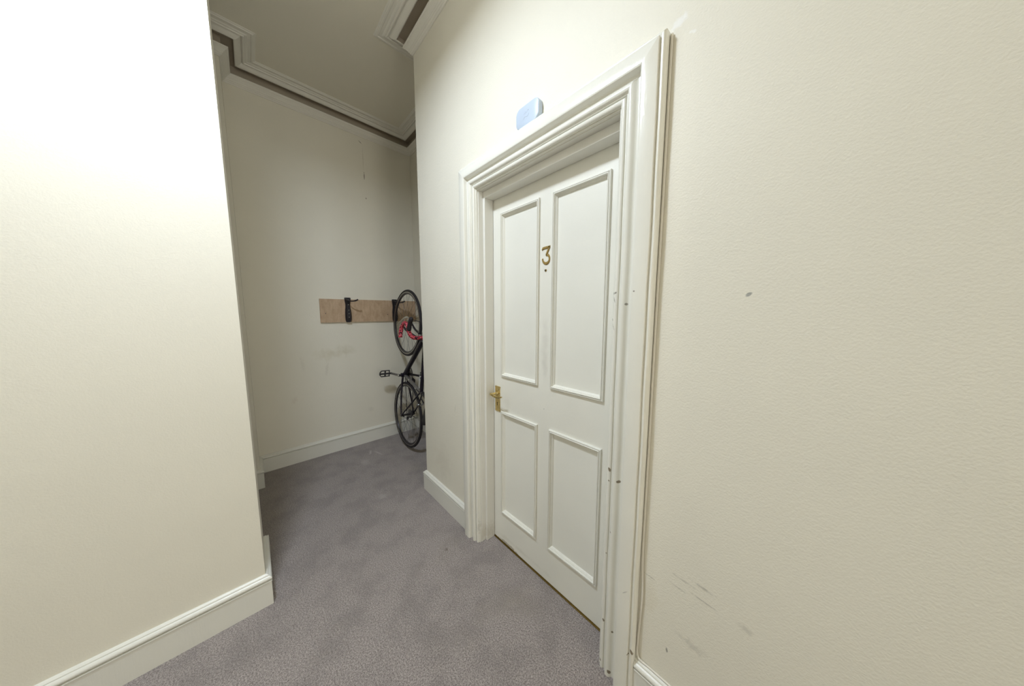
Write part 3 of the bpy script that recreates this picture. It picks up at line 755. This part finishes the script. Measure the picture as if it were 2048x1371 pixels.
# cranks, chainrings, pedals
ck = empty('crankset', B(*BBp), bike)
obj('axle', tube([B(*BBp, -.060), B(*BBp, .062)], .012, 12), M_darkmetal, ck, smooth=60)
for s, dirn in ((1, -1), (-1, 1)):
    arm = [B(BBp[0], BBp[1], s * .058), B(BBp[0] + .001, BBp[1] + dirn * .05, s * .064), B(BBp[0] + .003, BBp[1] + dirn * .17, s * .078)]
    cr = obj('crank_arm', tube(spline(arm, 3), [.0145, .0135, .0125, .0120, .0115, .0115, .0125], 10, sx=.62), M_grey if s > 0 else M_darkmetal, ck, smooth=60)
    obj('crank_bolt', lathe(B(*BBp, s * .058), bw_ * s, [(.011, 0), (.011, .010), (.008, .013), (0, .014)], 14), M_alu, cr, smooth=50)
    pc = (BBp[0] + .003, BBp[1] + dirn * .17)
    pd = empty('pedal', B(*pc, s * .14), ck)
    tl = .16
    def pm_(a, b, w, s=s, pc=pc): return B(pc[0] + a * math.cos(tl) - b * math.sin(tl), pc[1] + a * math.sin(tl) + b * math.cos(tl), w * s)
    obj('pedal_axle', tube([pm_(0, 0, .078), pm_(0, 0, .186)], .0095, 10), M_darkmetal, pd, smooth=60)
    fr = [pm_(.031, -.010, .096), pm_(.031, -.010, .176), pm_(.012, -.010, .190), pm_(-.012, -.010, .190), pm_(-.031, -.010, .176), pm_(-.031, -.010, .096)]
    fr2 = [p + bh * .016 for p in fr]
    obj('pedal_cage', merge(tube(fr, .0042, 6, closed=True), tube(fr2, .0042, 6, closed=True), *[tube([a, b], .004, 6) for a, b in zip(fr, fr2)], tube([pm_(.031, -.002, .138), pm_(-.031, -.002, .138)], .007, 6)), M_black, pd)
for w, r, nt_ in ((-.046, .098, 48), (-.039, .078, 38)):
    o_ = []
    for k in range(nt_ * 2):
        a = math.pi * k / nt_; rr = r if k % 2 else r - .006
        o_.append((rr * math.cos(a), rr * math.sin(a)))
    inn = [(.80 * r * math.cos(2 * math.pi * k / (nt_ * 2)), .80 * r * math.sin(2 * math.pi * k / (nt_ * 2))) for k in range(nt_ * 2)]
    rings = []
    for (ol, d) in ((o_, 0), (o_, .003), (inn, .003), (inn, 0), (o_, 0)):
        rings.append([B(BBp[0] + a, BBp[1] + b, w + d) for a, b in ol])
    V, F = sweep(rings, close_profile=True, caps=False)
    obj('chainring', (V, F), M_darkmetal, ck)
obj('spider', merge(*[tube([B(*BBp, -.044), B(BBp[0] + .082 * math.cos(2 * math.pi * k / 5 + .3), BBp[1] + .082 * math.sin(2 * math.pi * k / 5 + .3), -.043)], [.011, .006], 8) for k in range(5)]), M_darkmetal, ck)
# rear gears, chain, derailleurs, brakes
obj('cassette', lathe(RH, bw_, [(.012, -.052), (.022, -.052), (.0225, -.048), (.020, -.047), (.027, -.046), (.0275, -.042), (.024, -.041), (.033, -.040), (.0335, -.036), (.029, -.035), (.040, -.034), (.0405, -.030), (.036, -.029), (.047, -.028), (.0475, -.025), (.012, -.024)], 40, closed_prof=True), M_darkmetal, bike, smooth=30)
obj('chain', merge(tube([B(BBp[0] - .02, BBp[1] + .095, -.044), B(.004, .034, -.040)], .0038, 6), tube([B(BBp[0] + .01, BBp[1] - .096, -.044), B(-.065, -.105, -.040)], .0038, 6), tube(spline([B(-.065, -.105, -.040), B(-.085, -.085, -.04), B(-.06, -.062, -.04), B(-.034, -.03, -.04), B(-.034, .012, -.04), B(.004, .034, -.04)], 4), .0038, 6)), M_darkmetal, bike, smooth=60)
rd = empty('rear_derailleur', B(-.01, -.03, -.06), bike)
obj('derailleur_body', tube(spline([B(.0, -.012, -.070), B(-.015, -.030, -.078), B(-.022, -.055, -.070), B(-.030, -.068, -.050)], 3), [.010, .012, .014, .015, .015, .014, .013, .012, .011, .010], 10), M_black, rd, smooth=60)
obj('derailleur_cage', prism([(-.026, -.058), (-.040, -.054), (-.094, -.098), (-.088, -.112), (-.072, -.114)], lambda a, b, d: B(a, b, -.048 + d), -.002, .002), M_black, rd)
for (a, b) in ((-.036, -.066), (-.078, -.100)): obj('jockey_wheel', lathe(B(a, b, -.040), bw_, [(0, -.004), (.018, -.004), (.018, .004), (0, .004)], 16), M_black, rd, smooth=40)
obj('derailleur_cable', tube(spline([B(.07, -.02, -.060), B(.01, .035, -.082), B(-.05, .03, -.085), B(-.045, -.03, -.075)], 6), .0025, 7), M_rubber, rd, smooth=60)
obj('front_derailleur', merge(prism([(.35, .02), (.335, .075), (.29, .065), (.285, .03), (.31, .0)], lambda a, b, d: B(a + .03, b, -.052 + d), -.001, .001), tube([B(.362, .075, -.018), B(.36, .06, -.050)], .008, 8)), M_black, bike)
def caliper(u, h, ang, name_parent):
    c = empty('brake_caliper', B(u, h), bike)
    f = lambda a, b, w: B(u + a * math.cos(ang) - b * math.sin(ang), h + a * math.sin(ang) + b * math.cos(ang), w)
    for s in (-1, 1):
        a = obj('caliper_arm', tube(spline([f(.0, .008, s * .002), f(.006, .018, s * .022), f(.008, .004, s * .033), f(.010, -.028, s * .026)], 4), [.007] * 9 + [.006, .006, .006, .005], 8), M_alu, c, smooth=60)
        obj('brake_pad', tube([f(-.022, -.036, s * .0165), f(.030, -.036, s * .0165)], .0058, 8), M_rubber, a, smooth=60)
    obj('caliper_bolt', tube([f(-.014, .008, 0), f(.026, .008, 0)], .006, 10), M_alu, c, smooth=60)
caliper(.822, .345, .0, None)
caliper(.172, .290, 2.2, None)
obj('brake_cable', tube(spline([B(.285, .345, .012), B(.245, .365, .02), B(.205, .345, .028), B(.175, .305, .03)], 5), .0025, 7), M_rubber, bike, smooth=60)

# lettering on the bike frame, read down the top tube
def lettering(text, size, u0, h_side, w_side, parent, mat):
    cu = bpy.data.curves.new('lettering', 'FONT'); cu.body = text; cu.size = size; cu.extrude = .0006; cu.align_x = 'LEFT'; cu.resolution_u = 3
    to = bpy.data.objects.new('lettering_curve', cu); link(to)
    bpy.context.view_layer.update()
    dg = bpy.context.evaluated_depsgraph_get(); me = bpy.data.meshes.new_from_object(to.evaluated_get(dg))
    V = [v.co.copy() for v in me.vertices]; F = [tuple(p.vertices) for p in me.polygons]
    bpy.data.objects.remove(to); bpy.data.curves.remove(cu); bpy.data.meshes.remove(me)
    # text x runs down the bike (towards the rear wheel), text y towards the seat side, z out of the tube
    out = []
    for p in V:
        q = B(u0 - p.x, h_side + p.y - p.x * .16, w_side + p.z)
        out.append(q)
    return obj('lettering', (out, F), mat, parent)
lettering('hown', .056, .452, .322, .0195, bike, M_white)

# ------------------------------------------------------------------ ceiling lamps (light and fixture)
names = ['round white ceiling lamp on a short stem over the hall by the door']
for (x, y, z, wt, col, rad), lb in zip(LAMPS, names):
    lp = tag(empty('ceiling_lamp', (x, y, z - .04)), lb, 'lamp')
    obj('ceiling_rose', lathe((x, y, CEIL), (0, 0, -1), [(0, 0), (.055, 0), (.052, .014), (.02, .026), (0, .026)], 28), M_white, lp, smooth=40)
    obj('stem', tube([(x, y, CEIL - .02), (x, y, z + .03)], .008, 10), M_alu, lp, smooth=60)
    obj('lamp_shade', lathe((x, y, z), (0, 0, 1), [(rad + .012, -.02), (rad + .018, -.018), (rad + .016, .006), (rad * .7, .028), (.02, .036), (0, .036)], 40), M_white, lp, smooth=40)
    obj('diffuser', lathe((x, y, z), (0, 0, -1), [(rad + .008, .0), (rad + .002, .03), (rad * .88, .055), (rad * .5, .072), (0, .078)], 40), M_lamp, lp, smooth=60)
    ld = bpy.data.lights.new('lamp_light', 'AREA'); ld.shape = 'DISK'; ld.size = rad * 2; ld.energy = wt; ld.color = col; ld.spread = math.radians(172)
    lo = bpy.data.objects.new('lamp_light', ld); lo.location = (0, 0, -.042); lo.parent = lp; link(lo)
